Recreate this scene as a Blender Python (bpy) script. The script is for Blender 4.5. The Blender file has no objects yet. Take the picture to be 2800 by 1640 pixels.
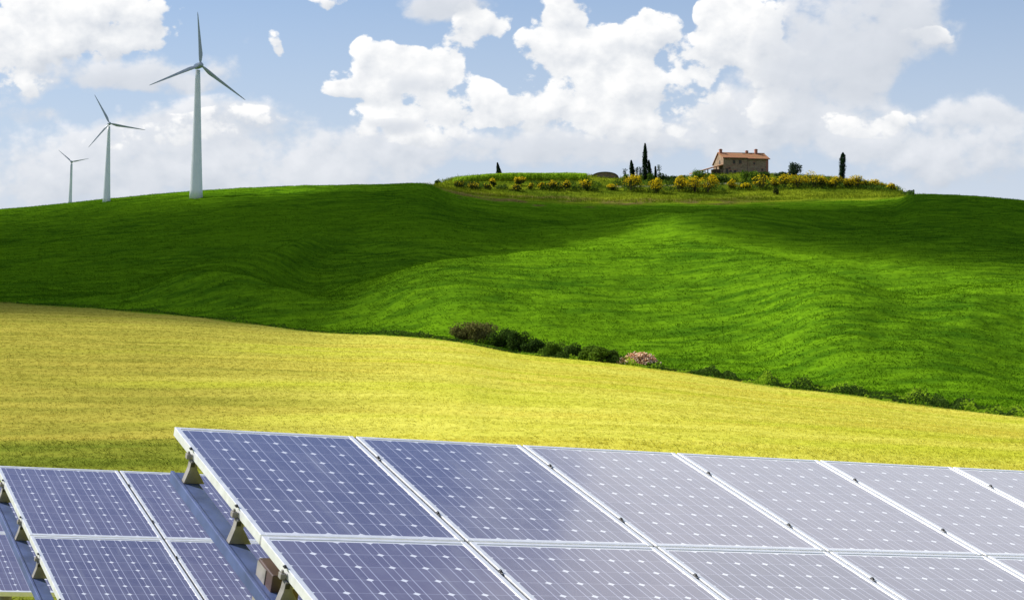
import bpy, math, random
import numpy as np
from mathutils import Vector, Matrix
R = math.radians
rng = np.random.default_rng(7)
random.seed(7)
SC = bpy.context.scene
COL = SC.collection

# ---------------------------------------------------------------- camera, sun, sky, exposure
F = 5152.27                       # focal length in photo pixels (2800 wide)
cam = bpy.data.cameras.new('camera')
cam.sensor_width = 36; cam.lens = 36 * F / 2800; cam.clip_start = .1; cam.clip_end = 20000
camo = bpy.data.objects.new('camera', cam); COL.objects.link(camo)
camo.location = (0, 0, 0); camo.rotation_euler = (R(90), 0, 0)
SC.camera = camo

SUN_AZ, SUN_EL = R(-66), R(39)    # ahead and to the left: things are lit from behind
SUN = Vector((math.sin(SUN_AZ) * math.cos(SUN_EL), math.cos(SUN_AZ) * math.cos(SUN_EL), math.sin(SUN_EL)))
sl = bpy.data.lights.new('sun', 'SUN'); sl.energy = 5.0; sl.angle = R(.5); sl.color = (1, .955, .88)
so = bpy.data.objects.new('sun', sl); COL.objects.link(so)
so.rotation_euler = SUN.to_track_quat('Z', 'Y').to_euler()
so.location = SUN * 300
vs = SC.view_settings
vs.view_transform = 'Standard'; vs.look = 'None'; vs.gamma = 1; vs.use_curve_mapping = False
vs.exposure = 0.42
SC.cycles.max_bounces = 6; SC.cycles.diffuse_bounces = 2; SC.cycles.glossy_bounces = 2
SC.cycles.transmission_bounces = 4; SC.cycles.transparent_max_bounces = 6; SC.cycles.volume_bounces = 0

class NT:
    """small helper for building node trees"""
    def __init__(s, tree): s.t = tree; s.n = tree.nodes; s.l = tree.links
    def put(s, sock, v):
        if isinstance(v, bpy.types.NodeSocket): s.l.new(v, sock)
        elif v is not None: sock.default_value = v
    def node(s, typ, **kw):
        nd = s.n.new(typ)
        for k, v in kw.items(): setattr(nd, k, v)
        return nd
    def m(s, op, a, b=None, c=None, clamp=False):
        nd = s.node('ShaderNodeMath', operation=op, use_clamp=clamp)
        s.put(nd.inputs[0], a)
        if b is not None: s.put(nd.inputs[1], b)
        if c is not None: s.put(nd.inputs[2], c)
        return nd.outputs[0]
    def v(s, op, a, b=None, out=0):
        nd = s.node('ShaderNodeVectorMath', operation=op)
        s.put(nd.inputs[0], a)
        if b is not None: s.put(nd.inputs[1], b)
        return nd.outputs[out]
    def mix(s, f, a, b, bt='MIX'):
        nd = s.node('ShaderNodeMix', data_type='RGBA', blend_type=bt)
        s.put(nd.inputs[0], f); s.put(nd.inputs[6], c4(a)); s.put(nd.inputs[7], c4(b))
        return nd.outputs[2]
    def ramp(s, x, lo, hi, a=0., b=1., smooth=True):
        nd = s.node('ShaderNodeMapRange', interpolation_type='SMOOTHSTEP' if smooth else 'LINEAR')
        s.put(nd.inputs[0], x)
        for i, q in enumerate((lo, hi, a, b)): s.put(nd.inputs[i + 1], q)
        return nd.outputs[0]
    def noise(s, vec, scale, detail=4, rough=.55, dist=0., out=0):
        nd = s.node('ShaderNodeTexNoise'); s.put(nd.inputs['Vector'], vec)
        nd.inputs['Scale'].default_value = scale; nd.inputs['Detail'].default_value = detail
        nd.inputs['Roughness'].default_value = rough; nd.inputs['Distortion'].default_value = dist
        return nd.outputs[out]
    def xyz(s, x, y, z=0.):
        nd = s.node('ShaderNodeCombineXYZ')
        for i, q in enumerate((x, y, z)): s.put(nd.inputs[i], q)
        return nd.outputs[0]
    def sep(s, vec):
        nd = s.node('ShaderNodeSeparateXYZ'); s.put(nd.inputs[0], vec); return nd.outputs
    def bump(s, h, strength, dist):
        nd = s.node('ShaderNodeBump'); nd.inputs['Strength'].default_value = strength
        nd.inputs['Distance'].default_value = dist; s.put(nd.inputs['Height'], h); return nd.outputs[0]

def c4(c):
    if isinstance(c, (tuple, list)) and len(c) == 3: return (*c, 1)
    return c

def az_el(px, py):
    a = math.atan((px - 1400) / F)
    return a, math.atan((820 - py) / F * math.cos(a))

world = bpy.data.worlds.new("World"); SC.world = world; world.use_nodes = True
def build_world():
    t = world.node_tree; t.nodes.clear(); N = NT(t)
    sky = N.node('ShaderNodeTexSky', sky_type='NISHITA'); sky.sun_disc = False
    sky.sun_elevation = SUN_EL; sky.sun_rotation = SUN_AZ % (2 * math.pi)
    sky.altitude = 300; sky.air_density = 1.0; sky.dust_density = .25; sky.ozone_density = 3
    d = N.node('ShaderNodeTexCoord').outputs['Generated']
    x, y, z = N.sep(d)
    az = N.m('ARCTAN2', x, y); el = N.m('ARCSINE', z)
    # blue overhead, pale towards the horizon
    tint = N.mix(N.ramp(el, .55, .95), (.40, .605, .80), (.80, .84, .90))
    base = N.mix(1.0, sky.outputs[0], tint, 'MULTIPLY')
    # loose fair-weather cloud over the rest of the sky
    rest = N.m('MULTIPLY', N.ramp(N.noise(d, 2.3, 4, .6), .46, .66), N.m('MAXIMUM', N.ramp(el, .62, .9), N.ramp(y, .35, -.1)))
    base = N.mix(N.m('MULTIPLY', rest, .85), base, (6.0, 6.1, 6.3))
    hz = N.ramp(el, .030, .25, 1, 0, smooth=False)
    base = N.mix(N.m('MULTIPLY', hz, .96), base, (5.0, 5.4, 6.2))
    P = N.xyz(az, el)
    nv = N.xyz(N.m('MULTIPLY', az, 1.0), N.m('MULTIPLY', el, 1.25))
    wn = N.noise(nv, 14, 2, .55, out=1)
    wv = N.v('MULTIPLY', N.v('SUBTRACT', wn, (.5, .5, .5)), (.030, .024, 0))
    PW_ = N.v('ADD', P, wv)
    # fractal billows shared by all layers, sampled twice for the light-side relief
    def billow(off):
        v_ = N.v('ADD', nv, off) if off else nv
        n1 = N.noise(v_, 26, 6, .60)
        vo = N.node('ShaderNodeTexVoronoi', feature='F1'); N.put(vo.inputs['Vector'], N.v('ADD', v_, N.v('MULTIPLY', wv, (.8, .8, 0))))
        vo.inputs['Scale'].default_value = 44; vo.inputs['Detail'].default_value = 1.6; vo.inputs['Roughness'].default_value = .6; vo.inputs['Lacunarity'].default_value = 2.4; vo.normalize = True
        return N.m('ADD', N.m('MULTIPLY', N.m('SUBTRACT', n1, .5), 2.6), N.m('MULTIPLY', N.m('SUBTRACT', .30, vo.outputs['Distance']), 2.0))
    b0 = billow(None); b1 = billow((-.004, .0095, 0))
    relief = N.m('SUBTRACT', b0, b1)
    def layer(col, blobs, lo, hi, amp, kv, kr, dark, lite, amax=1., bias=.55):
        acc = None; top = None
        for b in blobs:
            px, py, rx, ry = b[:4]; w = b[4] if len(b) > 4 else 1.
            a, e = az_el(px, py)
            q = N.v('MULTIPLY', N.v('SUBTRACT', PW_, (a, e, 0)), (F / rx, F / ry, 0))
            f = N.m('SUBTRACT', 1., N.v('DOT_PRODUCT', q, q, out=1), clamp=True)
            f = N.m('MULTIPLY', f, N.m('MULTIPLY', f, w))
            h = N.v('DOT_PRODUCT', q, (-.35, .94, 0), out=1)
            acc = f if acc is None else N.m('ADD', acc, f)
            top = N.m('MULTIPLY', f, h) if top is None else N.m('MULTIPLY_ADD', f, h, top)
        gate = N.ramp(acc, 0., .12)
        d0 = N.m('ADD', N.m('MINIMUM', acc, 1.), N.m('MULTIPLY', N.m('MULTIPLY', b0, amp), gate))
        al = N.m('MULTIPLY', N.ramp(d0, lo, hi), amax)
        hv = N.m('DIVIDE', top, N.m('MAXIMUM', acc, .02))
        sh = N.m('ADD', N.m('MULTIPLY_ADD', hv, kv, bias), N.m('MULTIPLY', relief, kr), clamp=True)
        return N.mix(al, col, N.mix(sh, dark, lite))
    veil = [(230, 190, 420, 90, .8), (430, 200, 260, 60, .6), (60, 260, 200, 60, .4), (1230, 20, 200, 90, 1.), (2330, 90, 350, 230, 1.3), (2300, 220, 260, 150, .8),
            (2080, 260, 280, 190, .9), (2480, 40, 150, 90, .5), (1400, 395, 560, 100, .9), (1900, 360, 620, 150, .9),
            (2560, 420, 420, 150, .8), (250, 450, 620, 160, .9), (760, 480, 620, 130, .8), (2720, 310, 250, 70, .7), (640, 345, 260, 110, 1.), (390, 380, 240, 110, .9), (120, 470, 260, 90, .8), (2400, 360, 300, 110, .9), (1000, 410, 260, 110, .8), (900, 500, 500, 80, .6), (640, 160, 140, 90, .45)]
    c = layer(base, veil, .06, .85, 1.1, .45, .34, (4.2, 4.6, 5.2), (6.9, 7.0, 7.25), .95, .52)
    cum = [(140, 40, 330, 130), (330, 40, 200, 130), (30, 140, 230, 90, .7), (60, 230, 190, 45, .45),
           (1060, 150, 115, 85), (1010, 225, 145, 85), (1150, 190, 130, 90), (930, 245, 70, 45, .7), (1210, 215, 90, 55, .6),
           (1250, 120, 95, 80), (1320, 50, 100, 80, .7), (1370, 100, 36, 60, .35),
           (1540, 30, 105, 115), (1500, 140, 120, 90), (1660, 130, 160, 115), (1790, 90, 120, 100), (1780, 36, 60, 44, .6), (1930, 150, 115, 90),
           (1640, 235, 260, 120), (1860, 230, 210, 125), (1700, 340, 340, 90, .8),
           (2040, 60, 150, 160), (1980, 10, 90, 70), (2110, 170, 130, 150, .5), (2110, 270, 130, 90, .4),
           (1240, 290, 220, 80), (1060, 320, 150, 60, .6), (1420, 310, 200, 70, .8), (980, 370, 90, 55, .45), (1180, 370, 220, 50, .4),
           (2550, 115, 110, 36, .55), (2390, 340, 190, 52, .75), (2480, 330, 120, 44, .5),
           (670, 350, 190, 80, .5), (400, 370, 190, 90, .45), (742, 130, 40, 56, .75), (668, 165, 34, 44, .5), (920, 2, 100, 32, .6)]
    c = layer(c, cum, .22, .50, 1.3, .62, .62, (4.6, 4.95, 5.5), (8.0, 7.95, 7.85), .97, .64)
    grey = [(2360, 100, 300, 210, 1.2), (2250, 230, 230, 130, .9), (2130, 130, 110, 150, .45), (300, 205, 220, 52, .9), (1210, 12, 170, 60, 1.), (1500, 395, 330, 62, .9),
            (1900, 300, 210, 70, .6), (1080, 345, 130, 30, .5), (1120, 240, 90, 50, .4), (60, 300, 190, 40, .5)]
    c = layer(c, grey, .05, 1.0, .8, .3, .2, (4.2, 4.55, 5.1), (5.9, 6.15, 6.6), .88)
    # high clouds above the frame; the tilted panels mirror them
    hi = [(3150, -1640, 1650, 1000), (2100, -2350, 600, 380, .35), (3900, -1300, 1500, 1000), (1500, -3600, 900, 400, .6), (-1800, -2600, 1300, 500, .5),
          (2300, -1150, 900, 420, .7)]
    c = layer(c, hi, .0, .72, .3, .2, .1, (5.6, 6.0, 6.6), (8.2, 8.5, 8.8), .94)
    bg = N.node('ShaderNodeBackground'); N.put(bg.inputs[0], c); bg.inputs[1].default_value = .1
    out = N.node('ShaderNodeOutputWorld'); N.l.new(bg.outputs[0], out.inputs[0])
build_world()

# ---------------------------------------------------------------- object helpers
def tag(o, label=None, cat=None, group=None, kind=None):
    if label: o['label'] = label
    if cat: o['category'] = cat
    if group: o['group'] = group
    if kind: o['kind'] = kind
    return o

def empty(name, loc=(0, 0, 0), rz=0.):
    o = bpy.data.objects.new(name, None); COL.objects.link(o)
    o.empty_display_size = .3; o.location = loc; o.rotation_euler = (0, 0, rz); return o

def mesh_np(name, V, Fc, mats, parent=None, smooth=False, midx=None):
    """V: (n,3) array, Fc: (m,k) array of equal sized faces"""
    V = np.asarray(V, np.float32); Fc = np.asarray(Fc, np.int32)
    me = bpy.data.meshes.new(name)
    me.vertices.add(len(V)); me.vertices.foreach_set('co', V.ravel())
    k = Fc.shape[1]; me.loops.add(Fc.size); me.loops.foreach_set('vertex_index', Fc.ravel())
    me.polygons.add(len(Fc)); me.polygons.foreach_set('loop_start', np.arange(0, Fc.size, k, dtype=np.int32))
    me.polygons.foreach_set('loop_total', np.full(len(Fc), k, np.int32))
    for m_ in (mats if isinstance(mats, (list, tuple)) else [mats]): me.materials.append(m_)
    if midx is not None: me.polygons.foreach_set('material_index', np.asarray(midx, np.int32))
    if smooth: me.polygons.foreach_set('use_smooth', np.ones(len(Fc), bool))
    me.update(calc_edges=True)
    o = bpy.data.objects.new(name, me); COL.objects.link(o)
    if parent: o.parent = parent
    return o

class MB:
    """collects simple shapes and links them as ONE mesh object"""
    def __init__(s): s.V = []; s.F = []
    def add(s, vs_, fs):
        b = len(s.V); s.V += [tuple(v) for v in vs_]; s.F += [tuple(i + b for i in f) for f in fs]; return s
    def box(s, x0, x1, y0, y1, z0, z1, M=None):
        vs_ = [Vector((x, y, z)) for z in (z0, z1) for y in (y0, y1) for x in (x0, x1)]
        if M: vs_ = [M @ v for v in vs_]
        return s.add(vs_, [(0, 2, 3, 1), (4, 5, 7, 6), (0, 1, 5, 4), (2, 6, 7, 3), (0, 4, 6, 2), (1, 3, 7, 5)])
    def prism(s, pts, y0, y1, ax='y'):
        n = len(pts)
        mk = {'y': lambda p, q: (p[0], q, p[1]), 'x': lambda p, q: (q, p[0], p[1]), 'z': lambda p, q: (p[0], p[1], q)}[ax]
        vs_ = [mk(p, y0) for p in pts] + [mk(p, y1) for p in pts]
        return s.add(vs_, [tuple(range(n)), tuple(range(2 * n - 1, n - 1, -1))] + [(i, i + n, (i + 1) % n + n, (i + 1) % n) for i in range(n)])
    def tube(s, pts, rad, n=10, cap=True):
        rings = []
        for i, p in enumerate(pts):
            p = Vector(p); a = Vector(pts[max(i - 1, 0)]); b = Vector(pts[min(i + 1, len(pts) - 1)])
            q = (b - a).to_track_quat('Z', 'Y')
            r = rad[i] if hasattr(rad, '__len__') else rad
            rings.append([p + q @ Vector((r * math.cos(2 * math.pi * k / n), r * math.sin(2 * math.pi * k / n), 0)) for k in range(n)])
        vs_ = [v for rg in rings for v in rg]; fs = []
        for i in range(len(pts) - 1):
            for k in range(n):
                fs.append((i * n + k, i * n + (k + 1) % n, (i + 1) * n + (k + 1) % n, (i + 1) * n + k))
        if cap: fs += [tuple(range(n - 1, -1, -1)), tuple((len(pts) - 1) * n + k for k in range(n))]
        return s.add(vs_, fs)
    def build(s, name, mat, parent=None, smooth=False, bevel=0, autos=None):
        me = bpy.data.meshes.new(name); me.from_pydata(s.V, [], s.F); me.materials.append(mat)
        if smooth: me.polygons.foreach_set('use_smooth', np.ones(len(me.polygons), bool))
        me.update()
        o = bpy.data.objects.new(name, me); COL.objects.link(o)
        if parent: o.parent = parent
        if bevel:
            b = o.modifiers.new('bevel', 'BEVEL'); b.width = bevel; b.segments = 2; b.limit_method = 'ANGLE'
        return o

def copy_tree(o, parent=None):
    c = o.copy(); COL.objects.link(c)
    if parent: c.parent = parent
    for ch in list(o.children): copy_tree(ch, c)
    return c

# ---------------------------------------------------------------- materials
def mat(name):
    m_ = bpy.data.materials.new(name); m_.use_nodes = True
    m_.node_tree.nodes.clear(); N = NT(m_.node_tree)
    out = N.node('ShaderNodeOutputMaterial')
    return m_, N, out

def principled(N, out, col, rough=.6, metal=0., spec=.5, normal=None):
    p = N.node('ShaderNodeBsdfPrincipled')
    N.put(p.inputs['Base Color'], c4(col)); N.put(p.inputs['Roughness'], rough); N.put(p.inputs['Metallic'], metal)
    N.put(p.inputs['Specular IOR Level'], spec)
    if normal is not None: N.put(p.inputs['Normal'], normal)
    N.l.new(p.outputs[0], out.inputs[0]); return p

def simple(name, col, rough=.5, metal=0., var=.12, scale=6., spec=.5):
    m_, N, out = mat(name)
    tc = N.node('ShaderNodeTexCoord').outputs['Object']
    n = N.noise(tc, scale, 5, .6)
    c = N.mix(N.ramp(n, .3, .7), tuple(q * (1 - var) for q in col), tuple(min(1, q * (1 + var)) for q in col))
    principled(N, out, c, N.ramp(n, .2, .8, rough * .85, min(1, rough * 1.15)), metal, spec)
    return m_

def leafy(name, ca, cb, scale=1.2, transl=.3, cc=None):
    m_, N, out = mat(name)
    g = N.node('ShaderNodeNewGeometry')
    n = N.noise(g.outputs['Position'], scale, 3, .6)
    c = N.mix(N.ramp(n, .32, .68), ca, cb)
    rnd = g.outputs['Random Per Island']
    c = N.mix(N.m('MULTIPLY', rnd, .6), c, cc or tuple(q * 1.5 for q in cb))
    di = N.node('ShaderNodeBsdfDiffuse'); N.put(di.inputs[0], c)
    tr = N.node('ShaderNodeBsdfTranslucent'); N.put(tr.inputs[0], c)
    mx = N.node('ShaderNodeMixShader'); mx.inputs[0].default_value = transl
    N.l.new(di.outputs[0], mx.inputs[1]); N.l.new(tr.outputs[0], mx.inputs[2]); N.l.new(mx.outputs[0], out.inputs[0])
    return m_

def col_green(N, pos):
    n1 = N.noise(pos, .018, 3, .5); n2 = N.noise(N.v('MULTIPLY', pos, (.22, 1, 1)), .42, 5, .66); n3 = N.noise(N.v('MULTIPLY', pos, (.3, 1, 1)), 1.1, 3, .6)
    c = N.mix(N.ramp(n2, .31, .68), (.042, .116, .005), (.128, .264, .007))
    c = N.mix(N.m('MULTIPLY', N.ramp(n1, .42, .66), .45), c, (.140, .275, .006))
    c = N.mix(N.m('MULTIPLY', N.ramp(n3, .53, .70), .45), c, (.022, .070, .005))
    return c

def col_yellow(N, pos):
    st = N.v('MULTIPLY', pos, (.32, 1, 1))
    n1 = N.noise(N.v('ADD', st, (3, 8, 1)), .05, 4, .6); n2 = N.noise(st, .28, 5, .6); n3 = N.noise(pos, 1.1, 4, .65); n4 = N.noise(N.v('ADD', st, (31, 17, 5)), .07, 3, .5)
    c = N.mix(N.ramp(n2, .3, .7), (.54, .515, .065), (.65, .62, .100))
    c = N.mix(N.m('MULTIPLY', N.ramp(n1, .46, .62), .6), c, (.60, .51, .070))
    c = N.mix(N.m('MULTIPLY', N.ramp(n4, .50, .64), .7), c, (.47, .50, .035))
    c = N.mix(N.m('MULTIPLY', N.ramp(n3, .55, .8), .28), c, (.33, .35, .025))
    x = N.sep(pos)
    lf = N.m('MULTIPLY', N.ramp(N.m('ADD', N.m('DIVIDE', x[0], N.m('MAXIMUM', x[1], 1.)), N.m('MULTIPLY', N.m('SUBTRACT', n4, .5), .35)), -.01, -.24), .92)
    c = N.mix(lf, c, N.mix(N.ramp(n2, .35, .65), (.245, .235, .034), (.36, .315, .050)))     # darker, browner yellow towards the left
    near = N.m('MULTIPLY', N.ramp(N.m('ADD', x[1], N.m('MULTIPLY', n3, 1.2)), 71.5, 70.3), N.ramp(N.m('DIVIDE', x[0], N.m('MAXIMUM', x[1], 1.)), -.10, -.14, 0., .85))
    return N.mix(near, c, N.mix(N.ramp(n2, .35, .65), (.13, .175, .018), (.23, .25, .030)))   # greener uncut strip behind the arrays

def col_mound(N, pos):
    n1 = N.noise(N.v('MULTIPLY', pos, (.5, 1, 1)), .12, 4, .6); n2 = N.noise(pos, .7, 4, .6)
    c = N.mix(N.ramp(n1, .35, .65), (.085, .135, .008), (.215, .265, .014))
    return N.mix(N.m('MULTIPLY', N.ramp(n2, .5, .75), .5), c, (.045, .065, .012))

def ground_mat():
    m_, N, out = mat('ground')
    pos = N.node('ShaderNodeNewGeometry').outputs['Position']
    def at_(n): return N.node('ShaderNodeAttribute', attribute_name=n).outputs['Fac']
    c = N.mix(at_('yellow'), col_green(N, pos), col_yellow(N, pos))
    c = N.mix(at_('mound'), c, col_mound(N, pos))
    dry = N.mix(N.ramp(N.noise(pos, .5, 4, .6), .35, .65), (.11, .075, .025), (.20, .155, .055))
    c = N.mix(at_('dry'), c, dry)
    c = N.mix(at_('track'), c, (.42, .38, .28))
    b = N.bump(N.noise(pos, .9, 4, .6), .5, .25)
    principled(N, out, c, 1., 0, 0., b)
    return m_

def blade_mat(name, fn, transl=.25):
    m_, N, out = mat(name)
    g = N.node('ShaderNodeNewGeometry')
    c = fn(N, g.outputs['Position'])
    r = g.outputs['Random Per Island']
    c = N.mix(N.m('MULTIPLY', r, .25), c, N.mix(1., c, (1.5, 1.4, 1.6), 'MULTIPLY'))
    di = N.node('ShaderNodeBsdfDiffuse'); N.put(di.inputs[0], c)
    tr = N.node('ShaderNodeBsdfTranslucent'); N.put(tr.inputs[0], c)
    mx = N.node('ShaderNodeMixShader'); mx.inputs[0].default_value = transl
    N.l.new(di.outputs[0], mx.inputs[1]); N.l.new(tr.outputs[0], mx.inputs[2]); N.l.new(mx.outputs[0], out.inputs[0])
    return m_

def glass_mat():
    """printed cell pattern under glass; local x 0..1 across, y 0..-1.65 down"""
    m_, N, out = mat('solar_cells')
    tc = N.node('ShaderNodeTexCoord').outputs['Object']
    x, y, z = N.sep(tc)
    p = .1568
    u = N.m('DIVIDE', N.m('SUBTRACT', x, (1 - 6 * p) / 2), p)
    pv = .1545
    v = N.m('DIVIDE', N.m('ADD', N.m('MULTIPLY', y, -1.), -(1.649 - 10 * pv) / 2), pv)
    iu, iv = N.m('FLOOR', u), N.m('FLOOR', v)
    fu = N.m('ABSOLUTE', N.m('SUBTRACT', N.m('FRACT', u), .5)); fv = N.m('ABSOLUTE', N.m('SUBTRACT', N.m('FRACT', v), .5))
    gap = N.m('MAXIMUM', N.ramp(fu, .482, .492), N.ramp(fv, .487, .496))
    dia = N.ramp(N.m('ADD', fu, fv), .875, .890)
    bus = N.ramp(N.m('ABSOLUTE', N.m('SUBTRACT', fu, .235)), .020, .011)
    ins = N.m('MULTIPLY', N.m('MULTIPLY', N.m('GREATER_THAN', u, 0.), N.m('LESS_THAN', u, 6.)), N.m('MULTIPLY', N.m('GREATER_THAN', v, 0.), N.m('LESS_THAN', v, 10.)))
    wn = N.node('ShaderNodeTexWhiteNoise', noise_dimensions='3D')
    oi = N.node('ShaderNodeObjectInfo').outputs['Random']
    N.put(wn.inputs['Vector'], N.xyz(iu, iv, N.m('MULTIPLY', oi, 91.)))
    cell = N.mix(wn.outputs['Value'], (.148, .122, .180), (.180, .152, .212))
    dust = N.noise(tc, 9, 5, .65)
    cell = N.mix(1., cell, N.mix(oi, (.86, .88, .90), (1.12, 1.1, 1.06)), 'MULTIPLY')
    streak = N.noise(N.v('ADD', N.v('MULTIPLY', tc, (14, 1.1, 1)), N.xyz(N.m('MULTIPLY', oi, 50.), 0., 0.)), 1., 4, .6)
    cell = N.mix(N.m('MULTIPLY', N.ramp(streak, .48, .8), .35), cell, (.36, .35, .38))
    cell = N.mix(N.m('MULTIPLY', N.ramp(dust, .4, .8), .22), cell, (.30, .29, .36))
    c = N.mix(N.m('MULTIPLY', bus, .70), cell, (.62, .62, .75))
    c = N.mix(N.m('MULTIPLY', gap, .62), c, (.66, .66, .78))
    c = N.mix(dia, c, (.88, .88, .92))
    c = N.mix(ins, (.80, .80, .82), c)
    pr = principled(N, out, c, N.m('ADD', N.ramp(dust, .3, .8, .11, .20), N.m('MULTIPLY', N.ramp(streak, .48, .8), .10)), 0, .5)
    pr.inputs['Coat Weight'].default_value = 1.; pr.inputs['Coat Roughness'].default_value = .06
    return m_

def stone_mat():
    m_, N, out = mat('rubble_stone')
    tc = N.node('ShaderNodeTexCoord').outputs['Object']
    vo = N.node('ShaderNodeTexVoronoi'); N.put(vo.inputs['Vector'], N.v('MULTIPLY', tc, (1, 1, 1.7))); vo.inputs['Scale'].default_value = 2.6
    n = N.noise(tc, .9, 4, .6)
    c = N.mix(N.sep(vo.outputs['Color'])[0], (.185, .132, .085), (.35, .265, .175))
    c = N.mix(N.m('MULTIPLY', N.ramp(n, .45, .65), .6), c, (.29, .16, .11))
    b = N.bump(vo.outputs['Distance'], .6, .06)
    principled(N, out, c, .9, 0, .2, b); return m_

def tile_mat():
    m_, N, out = mat('roof_tiles')
    tc = N.node('ShaderNodeTexCoord').outputs['Object']
    x, y, z = N.sep(tc)
    w = N.m('ABSOLUTE', N.m('SINE', N.m('MULTIPLY', x, 12.)))
    n = N.noise(tc, .8, 4, .65); n2 = N.noise(tc, 5, 3, .6)
    c = N.mix(N.ramp(n, .35, .65), (.40, .165, .08), (.35, .19, .08))
    c = N.mix(N.m('MULTIPLY', N.ramp(n2, .5, .75), .55), c, (.16, .085, .05))
    principled(N, out, c, .85, 0, .2, N.bump(w, .8, .06)); return m_

def cloud_mat(dens):
    m_, N, out = mat('cloud_vapour')
    sc = N.node('ShaderNodeVolumeScatter'); sc.inputs['Color'].default_value = (.98, .98, .98, 1)
    sc.inputs['Density'].default_value = dens; sc.inputs['Anisotropy'].default_value = .3
    N.l.new(sc.outputs[0], out.inputs['Volume']); return m_

M = {}
M['ground'] = ground_mat()
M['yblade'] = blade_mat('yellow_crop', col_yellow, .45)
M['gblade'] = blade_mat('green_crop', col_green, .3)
M['mblade'] = blade_mat('mound_grass', col_mound, .3)
M['glass'] = glass_mat()
M['alu'] = simple('anodised_aluminium', (.80, .81, .83), .38, .35, .06, 14)
M['blue'] = simple('blue_painted_steel', (.065, .095, .225), .55, .0, .25, 5, .3)
M['galv'] = simple('weathered_grey_steel', (.24, .225, .205), .7, .2, .3, 9)
M['galv2'] = simple('dull_aluminium', (.46, .47, .50), .5, .3, .1, 9)
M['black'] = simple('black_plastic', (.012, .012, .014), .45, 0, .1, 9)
M['box'] = simple('brown_box_cover', (.085, .05, .045), .5, 0, .2, 7)
M['white'] = simple('white_turbine_paint', (.90, .90, .89), .4, 0, .03, .5)
M['blade'] = simple('shaded_blade_grey', (.44, .47, .52), .4, 0, .06, .8)  # grey-blue shade of the backlit rotor is put into this colour
M['stone'] = stone_mat(); M['tile'] = tile_mat()
M['wood'] = simple('dark_weathered_timber', (.06, .036, .024), .8, 0, .25, 3)
M['shutter'] = simple('dark_shutter', (.055, .045, .035), .7, 0, .2, 4)
M['brick'] = simple('red_brick', (.36, .15, .10), .85, 0, .25, 5)
M['bark'] = simple('bark', (.07, .05, .035), .9, 0, .3, 3)
M['cypress'] = leafy('cypress_needles', (.008, .020, .008), (.016, .036, .012), .8, .1)
M['dark_leaf'] = leafy('dark_leaves', (.018, .042, .010), (.060, .105, .016), .5, .25)
M['mid_leaf'] = leafy('mid_leaves', (.035, .085, .010), (.115, .190, .020), .5, .3)
M['olive_leaf'] = leafy('olive_leaves', (.030, .050, .030), (.060, .090, .050), .7, .25)
M['brown_leaf'] = leafy('brown_twigs', (.070, .072, .022), (.140, .135, .040), .6, .2)
M['flower'] = leafy('broom_flowers', (.62, .43, .008), (.80, .60, .014), .7, .45, (.86, .70, .03))
M['broom_leaf'] = leafy('broom_stems', (.022, .040, .012), (.060, .075, .018), .6, .2)
M['crop'] = leafy('maize_leaves', (.14, .25, .014), (.30, .45, .024), .3, .45)
M['log'] = simple('split_logs', (.44, .27, .20), .85, 0, .45, 1.8)

# ---------------------------------------------------------------- terrain
def vnoise(x, y, seed=0):
    xi = np.floor(x).astype(np.int64); yi = np.floor(y).astype(np.int64); fx = x - xi; fy = y - yi
    def h(a, b):
        n = (a * 374761393 + b * 668265263 + seed * 974711) & 0x7fffffff
        n = ((n ^ (n >> 13)) * 1274126177) & 0x7fffffff
        return ((n ^ (n >> 16)) & 0xffff) / 65535. - .5
    sx = fx * fx * (3 - 2 * fx); sy = fy * fy * (3 - 2 * fy)
    return (h(xi, yi) * (1 - sx) + h(xi + 1, yi) * sx) * (1 - sy) + (h(xi, yi + 1) * (1 - sx) + h(xi + 1, yi + 1) * sx) * sy

def fbm(x, y, seed, octs):
    return sum(vnoise(x * 2 ** k, y * 2 ** k, seed + k) * .5 ** k for k in range(octs))

def sm(x, a, b):
    t = np.clip((x - a) / (b - a), 0, 1); return t * t * (3 - 2 * t)

def smooth_interp(x, xs, ys):
    """monotone-ish smooth interpolation of a hand-read curve"""
    xs = np.asarray(xs, float); ys = np.asarray(ys, float)
    h = np.diff(xs); dl = np.diff(ys) / h
    mm = np.concatenate([[dl[0]], (dl[:-1] * h[1:] + dl[1:] * h[:-1]) / (h[1:] + h[:-1]), [dl[-1]]])
    x = np.clip(x, xs[0], xs[-1]); i = np.clip(np.searchsorted(xs, x) - 1, 0, len(xs) - 2)
    t = (x - xs[i]) / h[i]
    return (ys[i] * (1 + 2 * t) * (1 - t) ** 2 + mm[i] * h[i] * t * (1 - t) ** 2 + ys[i + 1] * t * t * (3 - 2 * t) + mm[i + 1] * h[i] * t * t * (t - 1))

YB = ([-1200, -400, 0, 222, 444, 667, 889, 1111, 1244, 1389, 1667, 1889, 2111, 2333, 2556, 2800, 3200, 4000],
      [815, 822, 828, 841, 858, 883, 909, 920, 934, 962, 993, 1021, 1056, 1081, 1112, 1142, 1185, 1250])
YC = ([-1200, -400, 0, 111, 280, 444, 622, 889, 1056, 1156, 1200, 1280, 1400, 1550, 1700, 1900, 2100, 2300, 2450, 2505, 2600, 2667, 2800, 3200, 4000],
      [690, 622, 578, 567, 549, 533, 520, 510, 507, 505, 512, 527, 538, 546, 549, 547, 543, 539, 537, 536, 538, 541, 553, 590, 650])
YM = ([1156, 1200, 1245, 1330, 1450, 1600, 1650, 1750, 1850, 1950, 2050, 2150, 2250, 2330, 2400, 2450, 2505],
      [505, 499, 490, 482, 480, 480, 487, 489, 487, 479, 477, 481, 486, 497, 505, 516, 536])
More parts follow.
